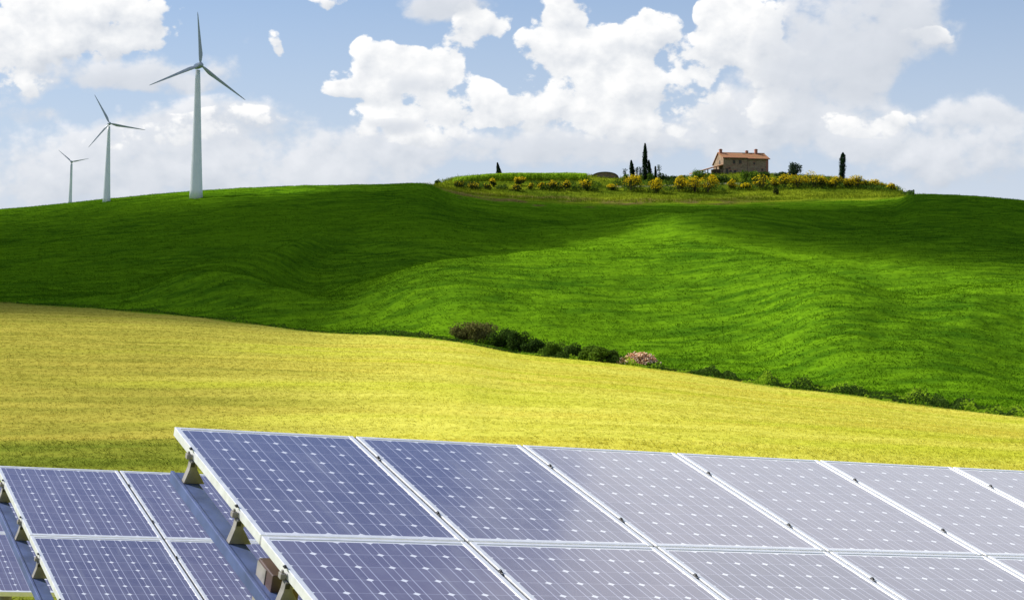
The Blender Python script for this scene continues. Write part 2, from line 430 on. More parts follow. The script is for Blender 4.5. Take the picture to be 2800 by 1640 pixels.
R1 = ([880, 960, 1100, 1330, 1550, 1720, 1950, 2110, 2280, 2440, 2610, 2760], [795, 770, 728, 702, 680, 670, 676, 705, 755, 795, 850, 890], [0, 2., 5., 7., 7.6, 7.6, 7.6, 7.4, 6.8, 5., 2.6, 0])
R2 = ([1450, 1600, 1750, 1900, 2050, 2200, 2350, 2480], [645, 622, 600, 588, 580, 580, 588, 600], [0, 1.4, 3.2, 4.2, 4.2, 3.2, 1.4, 0])
R3 = ([60, 150, 300, 500, 650, 750, 900, 1000], [830, 818, 795, 775, 770, 780, 810, 830], [0, 2., 4., 5.2, 5.2, 4.2, 2., 0])
R4 = ([2450, 2550, 2650, 2800, 3000, 3300], [810, 795, 780, 765, 760, 780], [0, 2., 4., 5., 5., 0])
R5 = ([380, 450, 560, 700, 820, 900], [760, 745, 715, 690, 665, 650], [0, 2.4, 4.2, 4.2, 2.6, 0])
D0 = 62.

def col_knots(xd):
    Db = smooth_interp(xd, [-1200, 0, 1400, 2800, 4000], [300, 262, 200, 150, 125])
    Dc = smooth_interp(xd, [-1200, 0, 600, 1400, 2000, 2800, 4000], [560, 535, 515, 505, 505, 500, 520])
    mk = sm(xd, 1156, 1230) * (1 - sm(xd, 2440, 2505))
    Dm = Dc + 46
    s0 = (820 - smooth_interp(xd, [-1200, 0, 1427, 2800, 4000], [1230, 1262, 1250, 1300, 1330])) / F
    sb = (820 - smooth_interp(xd, *YB)) / F; sc_ = (820 - smooth_interp(xd, *YC)) / F
    smn = (820 - smooth_interp(xd, *YM)) / F
    smn = np.where(mk > 0, np.maximum(smn, sc_ - .0035), sc_ - .0035) * 1.
    smn = mk * smn + (1 - mk) * (sc_ - .0035)
    return Db, Dc, Dm, s0 * D0, sb * Db, sc_ * Dc, smn * Dm, mk

def pchip(Ks, Zs, D):
    Ks = np.stack(np.broadcast_arrays(*Ks)); Zs = np.stack(np.broadcast_arrays(*Zs))
    h = np.diff(Ks, axis=0); dl = np.diff(Zs, axis=0) / h
    w1 = 2 * h[1:] + h[:-1]; w2 = h[1:] + 2 * h[:-1]
    same = dl[:-1] * dl[1:] > 0
    with np.errstate(divide='ignore', invalid='ignore'):
        mi = np.where(same, (w1 + w2) / (w1 / dl[:-1] + w2 / dl[1:]), 0)
    mm = np.concatenate([dl[:1], mi, dl[-1:]])
    out = np.zeros(np.broadcast(D, Ks[0]).shape)
    for i in range(len(Ks) - 1):
        t = np.clip((D - Ks[i]) / h[i], 0, 1)
        val = (Zs[i] * (1 + 2 * t) * (1 - t) ** 2 + mm[i] * h[i] * t * (1 - t) ** 2 + Zs[i + 1] * t * t * (3 - 2 * t) + mm[i + 1] * h[i] * t * t * (t - 1))
        sel = (D >= Ks[i]) if i else np.ones_like(D, bool)
        out = np.where(sel, val, out)
    return out

def ridge(xd, D, Db, Dc, Zb, Zc, spec, near, far):
    xs, ys, am = spec
    a = sum(smooth_interp(xd + o_, xs, am) * ((xd + o_ > xs[0]) & (xd + o_ < xs[-1])) for o_ in (-60, -30, 0, 30, 60)) / 5
    row = smooth_interp(xd, xs, ys)
    # distance at which the plain hillside shows in that row (linear hillside between field edge and crest)
    Dm = .5 * (Db + Dc); lift = a / Dm
    s = (820 - row) / F - lift
    k = (Zc - Zb) / (Dc - Db)
    den = np.where(np.abs(s - k) < .002, -.002, s - k)
    D1 = np.clip((Zb - k * Db) / den, Db, Dc)
    u = D - D1
    w = np.where(u < 0, near, far)
    return a * np.exp(-(u / w) ** 2)

def H(X, Y, rough=True):
    X = np.asarray(X, float); Y = np.asarray(Y, float)
    th = np.arctan2(X, Y); r = np.hypot(X, Y)
    tc = np.clip(th, -.46, .46); xd = 1400 + F * np.tan(tc); D = r * np.cos(tc)
    Db, Dc, Dm, Z0, Zb, Zc, Zm, mk = col_knots(xd)
    zn = -5.9 + 0 * D
    Zmid = Zb + .53 * (Zc - Zb)
    z = pchip([0 * D - 1, np.full_like(D, D0), Db, .5 * (Db + Dc), Dc, Dm, Dm + 60, Dm + 400, 0 * D + 9000],
              [zn, Z0, Zb, Zmid, Zc, Zm, np.where(mk > .3, Zm - 1., Zm - 3), Zm * 0 + 2, Zm * 0 - 30], D)
    hill = sm(D, Db + 2, Db + 25) * (1 - sm(D, Dc - 60, Dc - 12))
    rg = sum(ridge(xd, D, Db, Dc, Zb, Zc, q, n_, f_) for q, n_, f_ in ((R1, 46, 20), (R2, 28, 16), (R3, 30, 18), (R4, 36, 20), (R5, 24, 16)))
    z = z + rg * hill
    back = sm(np.abs(th), .9, 1.7)
    z = z * (1 - back) + back * (-6. - .004 * r)
    if rough:
        g = sm(D, Db - 1, Db + 4) * (1 - back)
        patch = .35 + 1.1 * np.clip(vnoise(X * .02, Y * .02, 5) + .5, 0, 1)
        z = z + g * (1 - .6 * sm(D, Dc - 50, Dc - 5)) * patch * (.48 * fbm(X * .24, Y * .22, 11, 3)) + (1 - g) * .10 * fbm(X * .25, Y * .3, 3, 2) * sm(r, 30, 50)
    return z

def Hs(x, y, rough=True): return float(H(np.array([x]), np.array([y]), rough)[0])

def proj(x, y, z): return 1400 + F * x / y, 820 - F * z / y

def on_ground(px, py, dmin=64., dmax=640.):
    """walk out along one sight line of the survey photo to the place where it meets the terrain"""
    D = np.linspace(dmin, dmax, 6000); X = D * (px - 1400) / F
    z = H(X, D, False); row = 820 - F * z / D
    i = np.argmax(row <= py)
    if row[i] > py: i = int(np.argmin(row))
    return Vector((X[i], D[i], z[i]))

def build_terrain():
    fine = np.linspace(-.33, .33, 760)
    side = np.concatenate([np.linspace(.34, .6, 40), np.linspace(.63, math.pi - .001, 46)])
    th = np.concatenate([-side[::-1], fine, side])
    tc = np.clip(th, -.46, .46); xd = 1400 + F * np.tan(tc)
    Db, Dc, Dm = col_knots(xd)[:3]
    def seg(a, b, n, geo=False):
        t = np.arange(n) / n
        a = np.broadcast_to(a, xd.shape); b = np.broadcast_to(b, xd.shape)
        return [a * (b / a) ** q if geo else a + (b - a) * q for q in t]
    rows = seg(.6, 30, 16, True) + seg(30, D0, 14) + seg(D0, Db, 190, True) + seg(Db, Dc, 520) + seg(Dc, Dm, 70) + seg(Dm, Dm + 60, 16) + seg(Dm + 60, 9000, 30, True) + [np.full_like(xd, 9000.)]
    vv = np.concatenate([np.zeros(16), np.arange(14) / 14, 1 + np.arange(190) / 190, 2 + np.arange(520) / 520, 3 + np.arange(70) / 70, 4 + np.arange(16) / 16, 5 + np.arange(31) / 31])
    Dg = np.stack(rows); r = Dg / np.cos(tc)[None]
    X = r * np.sin(th)[None]; Y = r * np.cos(th)[None]
    Z = H(X, Y)
    nr, nc = X.shape
    V = np.stack([X, Y, Z], -1).reshape(-1, 3)
    i = np.arange(nr - 1)[:, None] * nc + np.arange(nc - 1)[None]
    Fc = np.stack([i, i + 1, i + nc + 1, i + nc], -1).reshape(-1, 4)
    o = mesh_np('ground', V, Fc, M['ground'], smooth=True)
    mk = col_knots(xd)[7]
    jit = fbm(X * .15, Y * .1, 21, 3)
    vg = vv[:, None] + 0 * X
    yel = 1 - sm(vg + jit * .02, 1.985, 2.003)
    dryw = np.clip(mk * (1 - sm(xd, 1950, 2150)) + .5 * sm(xd, 1000, 1156) * (1 - sm(xd, 1156, 1240)), 0, 1)[None]
    mnd = sm(vg + jit * .03, 2.93, 2.97) * (np.clip(sm(xd, 1100, 1200), 0, 1) * (1 - sm(xd, 2440, 2540)))[None]
    dry = sm(vg + jit * .12, 2.945, 2.99) * (1 - sm(vg + jit * .12, 3.02, 3.14)) * dryw * .85
    dry = np.maximum(dry, sm(vg, 2.965, 2.985) * (1 - sm(vg, 3.02, 3.2)) * .45 * (sm(xd, 560, 700) * (1 - sm(xd, 1000, 1100)))[None])
    trk = np.exp(-((vg - 3.50 - .02 * np.sin(xd / 90)[None]) / .022) ** 2) * (sm(xd, 1650, 1690) * (1 - sm(xd, 1980, 2080)))[None] * .8
    for n_, a in (('yellow', yel), ('mound', mnd), ('dry', dry), ('track', trk)):
        at_ = o.data.attributes.new(n_, 'FLOAT', 'POINT'); at_.data.foreach_set('value', a.astype(np.float32).ravel())
    tag(o, kind='structure')
build_terrain()

# ---------------------------------------------------------------- grass, crop blades (uncountable)
def scatter(n, xa, xb, fa, fb, power=1.):
    """n random points between two per-column distances, thinned with distance"""
    xd = rng.uniform(xa, xb, n); Db, Dc, Dm = col_knots(xd)[:3]
    a = fa(Db, Dc, Dm); b = fb(Db, Dc, Dm); t = rng.random(n)
    D = a * (b / a) ** t if power else a + (b - a) * t
    return xd, D, D * (xd - 1400) / F

def blades(name, X, D, h, w, nb, mat_, lean=.5, spread=.12):
    n = len(X); Z = H(X, D) - .02
    X = np.repeat(X, nb); Y = np.repeat(D, nb); Z = np.repeat(Z, nb); h = np.repeat(h, nb); w = np.repeat(w, nb)
    k = n * nb
    X = X + rng.normal(0, spread, k) * h / .25; Y = Y + rng.normal(0, spread, k) * h / .25
    a = rng.uniform(0, 2 * np.pi, k); hh = h * rng.uniform(.6, 1.15, k)
    lx = rng.normal(0, lean, k) * hh + .15 * hh; ly = rng.normal(0, lean, k) * hh
    B = np.stack([X, Y, Z], -1); wv = np.stack([np.cos(a) * w, np.sin(a) * w, 0 * w], -1)
    tip = B + np.stack([lx, ly, hh], -1); mid = B + np.stack([lx * .35, ly * .35, hh * .6], -1)
    V = np.stack([B - wv, B + wv, mid + wv * .7, tip, mid - wv * .7], 1).reshape(-1, 3)
    Fc = (np.arange(k)[:, None] * 5 + np.arange(5)[None])
    return mesh_np(name, V, Fc, mat_)

def build_grass():
    parts_ = [scatter(120000, -350, 3150, lambda b, c, m: 0 * b + 57., lambda b, c, m: b * 1.004), scatter(34000, -1150, -350, lambda b, c, m: 0 * b + 57., lambda b, c, m: b * 1.004),
              scatter(34000, 3150, 3950, lambda b, c, m: 0 * b + 57., lambda b, c, m: b * 1.004), scatter(60000, -1150, 3950, lambda b, c, m: 0 * b + 22., lambda b, c, m: 0 * b + 57.)]
    xd, D, X = (np.concatenate(q) for q in zip(*parts_))
    s = np.clip(D / 62, .8, 3)
    tag(blades('crop_grass', X, D, rng.uniform(.035, .085, len(X)) * s ** .4 * np.where(D < 71, 1.4, 1.), .007 * s, 5, M['yblade'], .95, .18),
        'yellow ripening crop covering the slope behind the solar panels', 'crop', kind='stuff')
    xd, D, X = scatter(125000, -800, 3600, lambda b, c, m: b * 1.004, lambda b, c, m: c * 1.0)
    tag(blades('meadow_grass', X, D, rng.uniform(.10, .25, len(X)), np.full(len(X), .045), 5, M['gblade'], .9, .6),
        'deep green young crop growing over the rolling hillside', 'grass', kind='stuff')
    xd, D, X = scatter(9000, 1150, 2520, lambda b, c, m: c - 6, lambda b, c, m: m + 3, 0)
    tag(blades('rough_grass', X, D, rng.uniform(.3, .8, len(X)), np.full(len(X), .06), 5, M['mblade'], .5, .4),
        'rough tufted grass on the knoll below the farmhouse', 'grass', kind='stuff')
build_grass()

def leaf_cloud(C, size, nrm=None, flat=.5):
    n = len(C); d = rng.normal(size=(n, 3))
    if nrm is not None: d = d * flat + nrm
    d /= np.linalg.norm(d, axis=1, keepdims=True)
    a = np.cross(d, rng.normal(size=(n, 3))); a /= np.linalg.norm(a, axis=1, keepdims=True); b = np.cross(d, a)
    s = (size * rng.uniform(.6, 1.3, n))[:, None]
    V = np.stack([C - a * s, C - b * s * .55, C + a * s, C + b * s * .55], 1).reshape(-1, 3)
    return V, np.arange(n * 4).reshape(-1, 4)

def lobes_points(lobes, n, shell=.55):
    """points in a set of ellipsoid lobes (cx,cy,cz,rx,ry,rz), denser towards their surface"""
    L = np.array(lobes, float); w = (L[:, 3] * L[:, 4] * L[:, 5]) ** .67; idx = rng.choice(len(L), n, p=w / w.sum())
    d = rng.normal(size=(n, 3)); d /= np.linalg.norm(d, axis=1, keepdims=True)
    rr = (shell + (1 - shell) * rng.random(n)) * (1 + .12 * rng.normal(size=n))
    return L[idx, :3] + d * L[idx, 3:] * rr[:, None], d

def bush(name, loc, w, h, matname, n, leaf, label, cat, group=None, nl=7, flowers=0., dep=.8, trunk=True, flat_top=False):
    o = empty(name, loc)
    lob = []
    for k in range(nl):
        a = random.uniform(0, 2 * math.pi); q = random.uniform(.15, .62)
        z = random.uniform(.22, .80 if nl > 12 else .68) * h * (1 - .35 * q)
        s = random.uniform(.16, .40) if nl > 12 else random.uniform(.30, .46)
        lob.append((math.cos(a) * q * w / 2, math.sin(a) * q * w / 2 * dep, z, s * w * .62, s * w * dep * .62, min(s * h * .85, z * .98)))
    P, d = lobes_points(lob, n)
    P[:, 2] = np.maximum(P[:, 2], .03)
    V, Fc = leaf_cloud(P, leaf, d, .8)
    if not flowers: mesh_np('foliage', V, Fc, M[matname], o)
    else:
        nf = int(n * flowers); P, d = lobes_points(lob, nf * 3, .9)
        sel = (d[:, 2] + .25 * rng.normal(size=len(P)) > .05) & (P[:, 2] > .28 * h); P, d = P[sel][:nf], d[sel][:nf]
        V2, F2 = leaf_cloud(P + d * leaf * .4, leaf * .95, d, .7)
        mesh_np('foliage', np.concatenate([V, V2]), np.concatenate([Fc, F2 + len(V)]), [M[matname], M['flower']], o, midx=[0] * len(Fc) + [1] * len(F2))
    if trunk:
        mb = MB()
        for k in range(4):
            a = random.uniform(0, 6.28)
            mb.tube([(0, 0, -.1), (math.cos(a) * w * .1, math.sin(a) * w * .1, h * .3), (math.cos(a) * w * .2, math.sin(a) * w * .2, h * .6)], [.05 * h * .6, .03 * h * .6, .012 * h], 6)
        mb.build('stem', M['bark'], o)
    tag(o, label, cat, group)
    return o

def px2m(px, D): return px * D / F

# ---------------------------------------------------------------- solar arrays
def cv(v): return Vector((v[0], v[2], v[1]))
d2 = cv((.9045, -.0784, .4184)).normalized(); d1 = cv((-.3913, .2307, .8903)); nn = cv((.1666, .9692, -.1784)).normalized()
d1 = (d1 - d1.dot(d2) * d2).normalized(); nn = d2.cross(d1).normalized()
ROT = Matrix((d2, d1, nn)).transposed()     # local x along the row, y up the slope, z out of the panel
PW, PH = 1.0, 1.6494
OC = cv((-1.7594, -.6538, 9.7650)); OB = cv((-4.1604, -1.3274, 15.1725))

def plane_pt(px, py, off):
    v = Vector(((px - 1400) / F, 1, (820 - py) / F)); return v * (off / nn.dot(v))
offC, offB = nn.dot(OC), nn.dot(OB)

def frame_at(name, O, a, b, c=0.):
    o = bpy.data.objects.new(name, None); COL.objects.link(o); o.empty_display_size = .2
    o.matrix_world = Matrix.Translation(O + d2 * a - d1 * b + nn * c) @ ROT.to_4x4()
    return o

def make_panel():
    o = frame_at('solar_panel', Vector((0, 0, 0)), 0, 0)
    g = .009; fw = .026; dp = .046; x1 = PW - g; y1 = -PH + g
    mb = MB()
    def bar(xa, xb, ya, yb):   # a box with its outer top edge slightly eased
        mb.box(xa, xb, ya, yb, -dp, 0)
    mb.box(g, g + fw, y1, -g, -dp, 0); mb.box(x1 - fw, x1, y1, -g, -dp, 0)
    mb.box(g + fw, x1 - fw, -g - fw, -g, -dp, -.0006); mb.box(g + fw, x1 - fw, y1, y1 + fw, -dp, -.0006)
    mb.build('frame', M['alu'], o, bevel=.002)
    gl = MB().add([(g + fw, y1 + fw, -.004), (x1 - fw, y1 + fw, -.004), (x1 - fw, -g - fw, -.004), (g + fw, -g - fw, -.004)], [(0, 1, 2, 3)])
    gl.build('glass', M['glass'], o)
    MB().box(g + fw, x1 - fw, y1 + fw, -g - fw, -.014, -.009).build('back_sheet', M['alu'], o)
    MB().box(-.0065, .0065, y1, -g, -.014, -.006).build('gap_shade', M['black'], o)  # black strip added in the open gap, standing in for its shade
    for b in (.40, 1.27):
        MB().box(-.007, .007, -b - .013, -b + .013, .001, .0055).box(-.004, .004, -b - .007, -b + .007, .0065, .011).build('clamp', M['black'], o)
    return o

ORD = ['first', 'second', 'third', 'fourth', 'fifth', 'sixth', 'seventh', 'eighth']
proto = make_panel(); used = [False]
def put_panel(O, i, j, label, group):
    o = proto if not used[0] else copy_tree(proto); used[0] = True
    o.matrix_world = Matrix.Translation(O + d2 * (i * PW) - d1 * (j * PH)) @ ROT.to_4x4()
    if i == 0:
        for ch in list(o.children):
            if ch.name.startswith('gap_shade') and o is not proto: bpy.data.objects.remove(ch)
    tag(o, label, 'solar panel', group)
for j in range(2):
    for i in (1, 0, 2, 3, 4, 5, 6, 7):
        if i == 7 and j == 1: continue
        put_panel(OC, i, j, f"solar panel {ORD[i]} from the left in the {['upper', 'lower'][j]} row of the front array", 'panels of the front array')
for j in range(2):
    for i in range(3):
        put_panel(OB, i, j, f"purple solar panel {ORD[i]} from the left, {['upper', 'lower'][j]} row of the lower middle array", 'panels of the middle array')
# third array, lower again at the far left: place it by its visible seam and lower edge
offA = -6.72
for _ in range(30):
    e = (plane_pt(30, 1620, offA) - plane_pt(4, 1457, offA)).dot(d1) * -1
    offA *= PH / e
pA = plane_pt(30, 1618, offA); dotA = plane_pt(26, 1560, offA)
OA = pA + d1 * (2 * PH); OA = OA - d2 * ((OA - dotA).dot(d2) * 1.0 + (3 * .1568 + .0296))
for j in range(2):
    put_panel(OA, 0, j, f"purple solar panel cut by the left photo edge, {['upper', 'lower'][j]} row of the lowest array", 'panels of the far left array')

def stand(name, O, ncol, nrow, a0, label, posts):
    o = frame_at(name, O, 0, 0)
    L = nrow * PH
    zt = -.165
    # blue edge beam: hat section with a raised lip
    mb = MB(); ya, yb = -.26, -L - .15
    mb.box(-.03, .058, yb, ya, zt - .05, zt); mb.box(-.05, -.0302, yb, ya, zt - .05, zt + .008)
    mb.box(.0582, .066, yb, ya, zt - .05, zt - .02)
    mb.build('edge_beam', M['blue'], o, bevel=.004)
    for r_ in range(nrow):
        for b in (.40, 1.27):
            y = -(r_ * PH + b)
            MB().box(.036, ncol * PW - .01, y - .018, y + .018, -.088, -.0475).build('rail', M['alu'], o, bevel=.002)
            # trapezoid foot standing on the beam
            bm_ = MB()
            bm_.prism([(-.026, zt + .001), (.082, zt + .001), (.034, -.09), (.030, -.049), (-.002, -.049), (-.006, -.09)], y - .045, y + .005)
            bm_.build('bracket', M['galv'], o, bevel=.003)
            k = MB().box(-.020, .004, y - .018, y + .018, -.047, -.022).box(-.014, -.004, y - .008, y + .008, -.0218, -.010)
            k.build('end_clamp', M['galv'], o, bevel=.002)
            MB().box(-.004, .016, y - .052, y - .0455, -.075, -.055).build('rail_cap', M['black'], o)
    for f in (.28, .8):
        MB().box(min(1.2, ncol * PW * .4), ncol * PW - .3, -L * f - .05, -L * f + .05, -.20, -.0885).build('purlin', M['galv'], o)
    for a in posts:
        for f in (.28, .8):
            w = O + d2 * a - d1 * (L * f) + nn * -.19
            g = Hs(w.x, w.y) - .3
            p = MB().tube([(0, 0, 0), (0, 0, g - w.z)], .06, 8).build('post', M['galv'], o)
            p.matrix_parent_inverse = Matrix.Identity(4)
            p.matrix_local = o.matrix_world.inverted() @ Matrix.Translation(w)
    tag(o, label, 'mounting frame', 'blue edged mounting frames')
    return o
stand('mounting_frame', OC, 8, 2, 0, 'blue beam with trapezoid brackets under the left edge of the big front array', [1.6, 4.2, 6.8])
stand('mounting_frame', OB, 3, 2, 0, 'blue beam under the left edge of the lower middle array, in the bottom left corner', [1.4, 2.4])
stand('mounting_frame', OA, 1, 2, 0, 'supports under the lowest array at the far left of the photo', [.5])
jb = frame_at('junction_box', OC, .0, 1.80, 0)
MB().box(.00, .13, -.11, .11, -.33, -.0885).build('box_body', M['box'], jb, bevel=.004)
MB().box(-.004, -.0005, -.02, .108, -.325, -.10).build('box_lid', M['galv'], jb)
tag(jb, 'small dark brown junction box hanging under the left edge of the front array', 'junction box')

# ---------------------------------------------------------------- wind turbines
def turbine(px_base, py_base, hub_px, hub_py, tower_px, blades_px, label, behind=0.):
    b = on_ground(px_base, py_base)
    if behind:
        D = b.y + behind; b = Vector((D * (px_base - 1400) / F, D, 0)); b.z = Hs(b.x, b.y, False)
    D = b.y; k = D / F
    o = empty('wind_turbine', b - Vector((0, 0, .3)))
    base = o.location
    top = (820 - tower_px[1]) * k - base.z
    rb, rt = tower_px[2] * k / 2, tower_px[3] * k / 2
    tx = (tower_px[0] - px_base) * k
    n = 14
    MB().tube([(tx * (i / n), 0, top * i / n) for i in range(n + 1)], [rb + (rt - rb) * (i / n) ** .85 for i in range(n + 1)], 28).build('tower', M['white'], o, smooth=False).data.polygons.foreach_set('use_smooth', np.array([True] * (28 * n) + [False, False]))
    hub = Vector(((hub_px - 1400) * k - base.x, -rt * 3.2, (820 - hub_py) * k - base.z))
    # nacelle: rounded housing from behind the tower to the hub
    tp = Vector((tx, 0, top)); ax = Vector((hub.x - tx, hub.y, 0)).normalized()
    bk = tp - ax * rt * 3.0
    pts = [bk + (hub - bk) * t for t in (0, .08, .3, .6, .85, .97)]
    for p in pts: p.z = hub.z
    rr = [rt * .75, rt * 1.12, rt * 1.3, rt * 1.3, rt * 1.15, rt * 1.0]
    MB().tube(pts, rr, 18).build('nacelle', M['blade'], o, smooth=True)
    hp = [hub + ax * rt * t for t in (-.4, .3, .9, 1.3, 1.5)]
    MB().tube(hp, [rt * 1.15, rt * 1.2, rt * .9, rt * .5, rt * .1], 18).build('hub', M['blade'], o, smooth=True)
    for (dx, dy) in blades_px:
        L = math.hypot(dx, dy) * k * 1.0
        dr = Vector((dx, 0, dy)).normalized(); sd = Vector((dr.z, 0, -dr.x))   # chord direction in the rotor plane
        mb = MB(); ns = 22; V = []; Fs = []; m_ = 12
        for i in range(ns + 1):
            t = i / ns
            ch = L * (np.interp(t, [0, .05, .1, .2, .4, .7, .95, 1], [.034, .034, .058, .078, .056, .034, .016, .006]))
            th = ch * np.interp(t, [0, .06, .2, 1], [1, .8, .30, .18])
            off = np.interp(t, [0, .08, .2, 1], [0, 0, .012, 0]) * L
            tw = R(np.interp(t, [0, .15, 1], [30, 24, 6]))
            c = hub + dr * (L * t) + sd * off + Vector((0, -L * .012 * t * t, 0))
            for q in range(m_):
                a = 2 * math.pi * q / m_
                e = math.cos(a) * ch / 2; f = math.sin(a) * th / 2 * (1 - .55 * math.cos(a) * min(1, t * 6))
                V.append(c + sd * (e * math.cos(tw)) + Vector((0, 1, 0)) * (e * math.sin(tw)) + Vector((0, 1, 0)) * f)
        for i in range(ns):
            for q in range(m_): Fs.append((i * m_ + q, i * m_ + (q + 1) % m_, (i + 1) * m_ + (q + 1) % m_, (i + 1) * m_ + q))
        Fs += [tuple(range(m_ - 1, -1, -1)), tuple(ns * m_ + q for q in range(m_))]
        mb.add(V, Fs).build('blade', M['blade'], o, smooth=True)
    tag(o, label, 'wind turbine', 'wind turbines on the hill crest')
    return o
s_ = 2800 / 2520
turbine(536, 541, 552, 181, (541, 192, 37, 13), [(-7 * s_, 130 * s_), (110 * s_, -86 * s_), (-126 * s_, -50 * s_)], 'tallest white wind turbine standing nearest on the green hill')
turbine(291, 553, 302, 339, (298, 346, 22, 7), [(-37 * s_, 71 * s_), (88 * s_, -16 * s_), (-52 * s_, -59 * s_)], 'middle sized white wind turbine between the tallest and the smallest')
turbine(191, 560, 197, 443, (196, 448, 11, 5), [(-32 * s_, 29 * s_), (44 * s_, 8 * s_), (-3 * s_, -43 * s_)], 'smallest and farthest white wind turbine at far left', 12)

# ---------------------------------------------------------------- farmhouse
def build_house():
    D = 548.; k = D / F
    c0 = Vector((D * (1978 - 1400) / F, D, 0)); zg = (820 - 481) * k
    ang = R(13.5)
    o = empty('farmhouse', (c0.x, c0.y, zg), ang)
    Lx, W = 14.0, 8.6; he, hr, hb = (481 - 430.5) * k, (481 - 415.5) * k, (481 - 444.5) * k
    rx = W * .5; mid = 7.3
    def prof(e, y0): return [(y0, -.8), (y0, e), (rx, hr - .18), (W, hb), (W, -.8)]
    MB().prism(prof(he - .12, 0), 0, mid, 'x').prism(prof(he - .28, .22), mid + .001, Lx, 'x').build('wall', M['stone'], o)
    # roofs: two slopes per wing, overhanging eaves
    def slab(mb, x0, x1, ya, za, yb, zb, t):
        mb.prism([(ya, za), (yb, zb), (yb, zb + t), (ya, za + t)], x0, x1, 'x')
    mb = MB(); sl_ = (hr - he) / rx
    slab(mb, -.30, mid - .01, -.5, he - .5 * sl_, rx, hr, .17); slab(mb, mid, Lx + .35, -.32, he - .16 - .52 * sl_, rx, hr - .12, .17)
    sb_ = (hr - hb) / (W - rx)
    slab(mb, -.30, mid - .01, rx + .001, hr, W + .45, hb - .45 * sb_, .17); slab(mb, mid, Lx + .35, rx + .001, hr - .12, W + .45, hb - .12 - .45 * sb_, .17)
    mb.box(-.3, Lx + .35, rx - .12, rx + .12, hr + .06, hr + .22)
    rf = mb.build('roof', M['tile'], o)
    for x, y, w, h, z in ((.5, rx - .5, .75, 1.15, hr - .3), (9.0, rx + .5, .7, .95, hr - .3), (11.6, rx - .2, .75, 1.35, hr - .3)):
        c = MB().box(x - w / 2, x + w / 2, y - w / 2, y + w / 2, z, z + h).box(x - w / 2 - .1, x + w / 2 + .1, y - w / 2 - .1, y + w / 2 + .1, z + h + .002, z + h + .12)
        c.box(x - w / 2 + .1, x + w / 2 - .1, y - w / 2 + .1, y + w / 2 - .1, z + h + .122, z + h + .3)
        c.build('chimney', M['brick'], rf)
    # dark eaves gutter and drainpipe between the two wings
    MB().box(-.3, mid - .02, -.60, -.505, he - .62 * sl_ - .06, he - .62 * sl_ + .10).box(mid, Lx + .35, -.42, -.33, he - .80 * sl_ - .10, he - .80 * sl_ + .05).build('gutter', M['wood'], o)
    MB().tube([(mid + .05, .12, -.6), (mid + .05, .12, he - .4)], .10, 8).build('drainpipe', M['wood'], o)
    for x, z, w, h in ((3.3, 3.55, .85, 1.15), (5.2, 3.55, .85, 1.15), (1.1, .55, .8, 1.7), (2.2, .9, .7, .8), (3.6, .8, .8, .9), (1.9, 2.0, .7, .5), (9.6, 3.4, .5, .7), (12.1, 1.6, .6, .7)):
        y = 0 if x < mid else .22
        wf = MB().box(x - w / 2 - .1, x + w / 2 + .1, y - .05, y - .003, z - .12, z).box(x - w / 2 - .1, x + w / 2 + .1, y - .06, y - .003, z + h + .001, z + h + .16).build('window' if h < 1.5 else 'door', M['brick'], o)
        MB().box(x - w / 2, x + w / 2, y - .025, y - .004, z + .001, z + h).build('shutter', M['shutter'], wf)
    MB().box(-.03, -.003, 2.6, 3.6, 3.6, 4.6).build('window', M['shutter'], o)
    # brick quoins on the right corner
    MB().box(Lx - .75, Lx + .004, .205, .218, -.5, he - .5).build('corner_brickwork', M['brick'], o)
    # open porch to the left: sloping tiled roof on posts
    lx = -9.0; zt, zb = (481 - 452) * k, (481 - 476) * k
    pr = MB().add([(-.02, 0.2, zt), (lx, 0.2, zb), (lx, 4.2, zb), (-.02, 4.2, zt), (-.02, .2, zt + .3), (lx, .2, zb + .3), (lx, 4.2, zb + .3), (-.02, 4.2, zt + .3)],
                  [(0, 1, 2, 3), (7, 6, 5, 4), (0, 4, 5, 1), (1, 5, 6, 2), (2, 6, 7, 3), (3, 7, 4, 0)])
    pr.build('porch_roof', M['tile'], o)
    MB().box(lx, -.02, .08, .195, zb + .05, zb + .20, Matrix.Shear('XZ', 4, (0, 0))).build('porch_beam', M['wood'], o) if False else None
    for x in (-2.0, -4.6, -7.0):
        z = zb + (zt - zb) * (x - lx) / -lx
        MB().box(x - .12, x + .12, .35, .59, -1.2, z + .02).build('porch_post', M['wood'], o)
    MB().box(-2.4, -.01, 1.2, 4.0, -1.0, 2.0).build('porch_wall', M['stone'], o)
    MB().box(-2.41, -.5, 1.10, 1.19, -.9, 1.7).build('porch_door', M['wood'], o)
    tag(o, 'old stone farmhouse with red tiled roof and sloping side porch on the knoll', 'house')
build_house()

def terrace():
    D = 541.; k = D / F
    x0, x1 = (1962 - 1400) * k, (2150 - 1400) * k
    o = empty('terrace_wall', (x0, D, 0)); mb = MB(); n = 24
    zt0 = (820 - 478) * k
    g = min(Hs(x0 + (x1 - x0) * i / n, D) for i in range(n + 1))
    mb.box(0, x1 - x0, 0, .6, g - .5, zt0 - .25)
    mb.build('masonry', M['stone'], o); MB().box(-.05, x1 - x0 + .05, -.08, .68, zt0 - .249, zt0 - .1).build('coping', M['stone'], o)
    tag(o, 'low dark stone terrace wall below the front of the farmhouse', 'wall')
terrace()

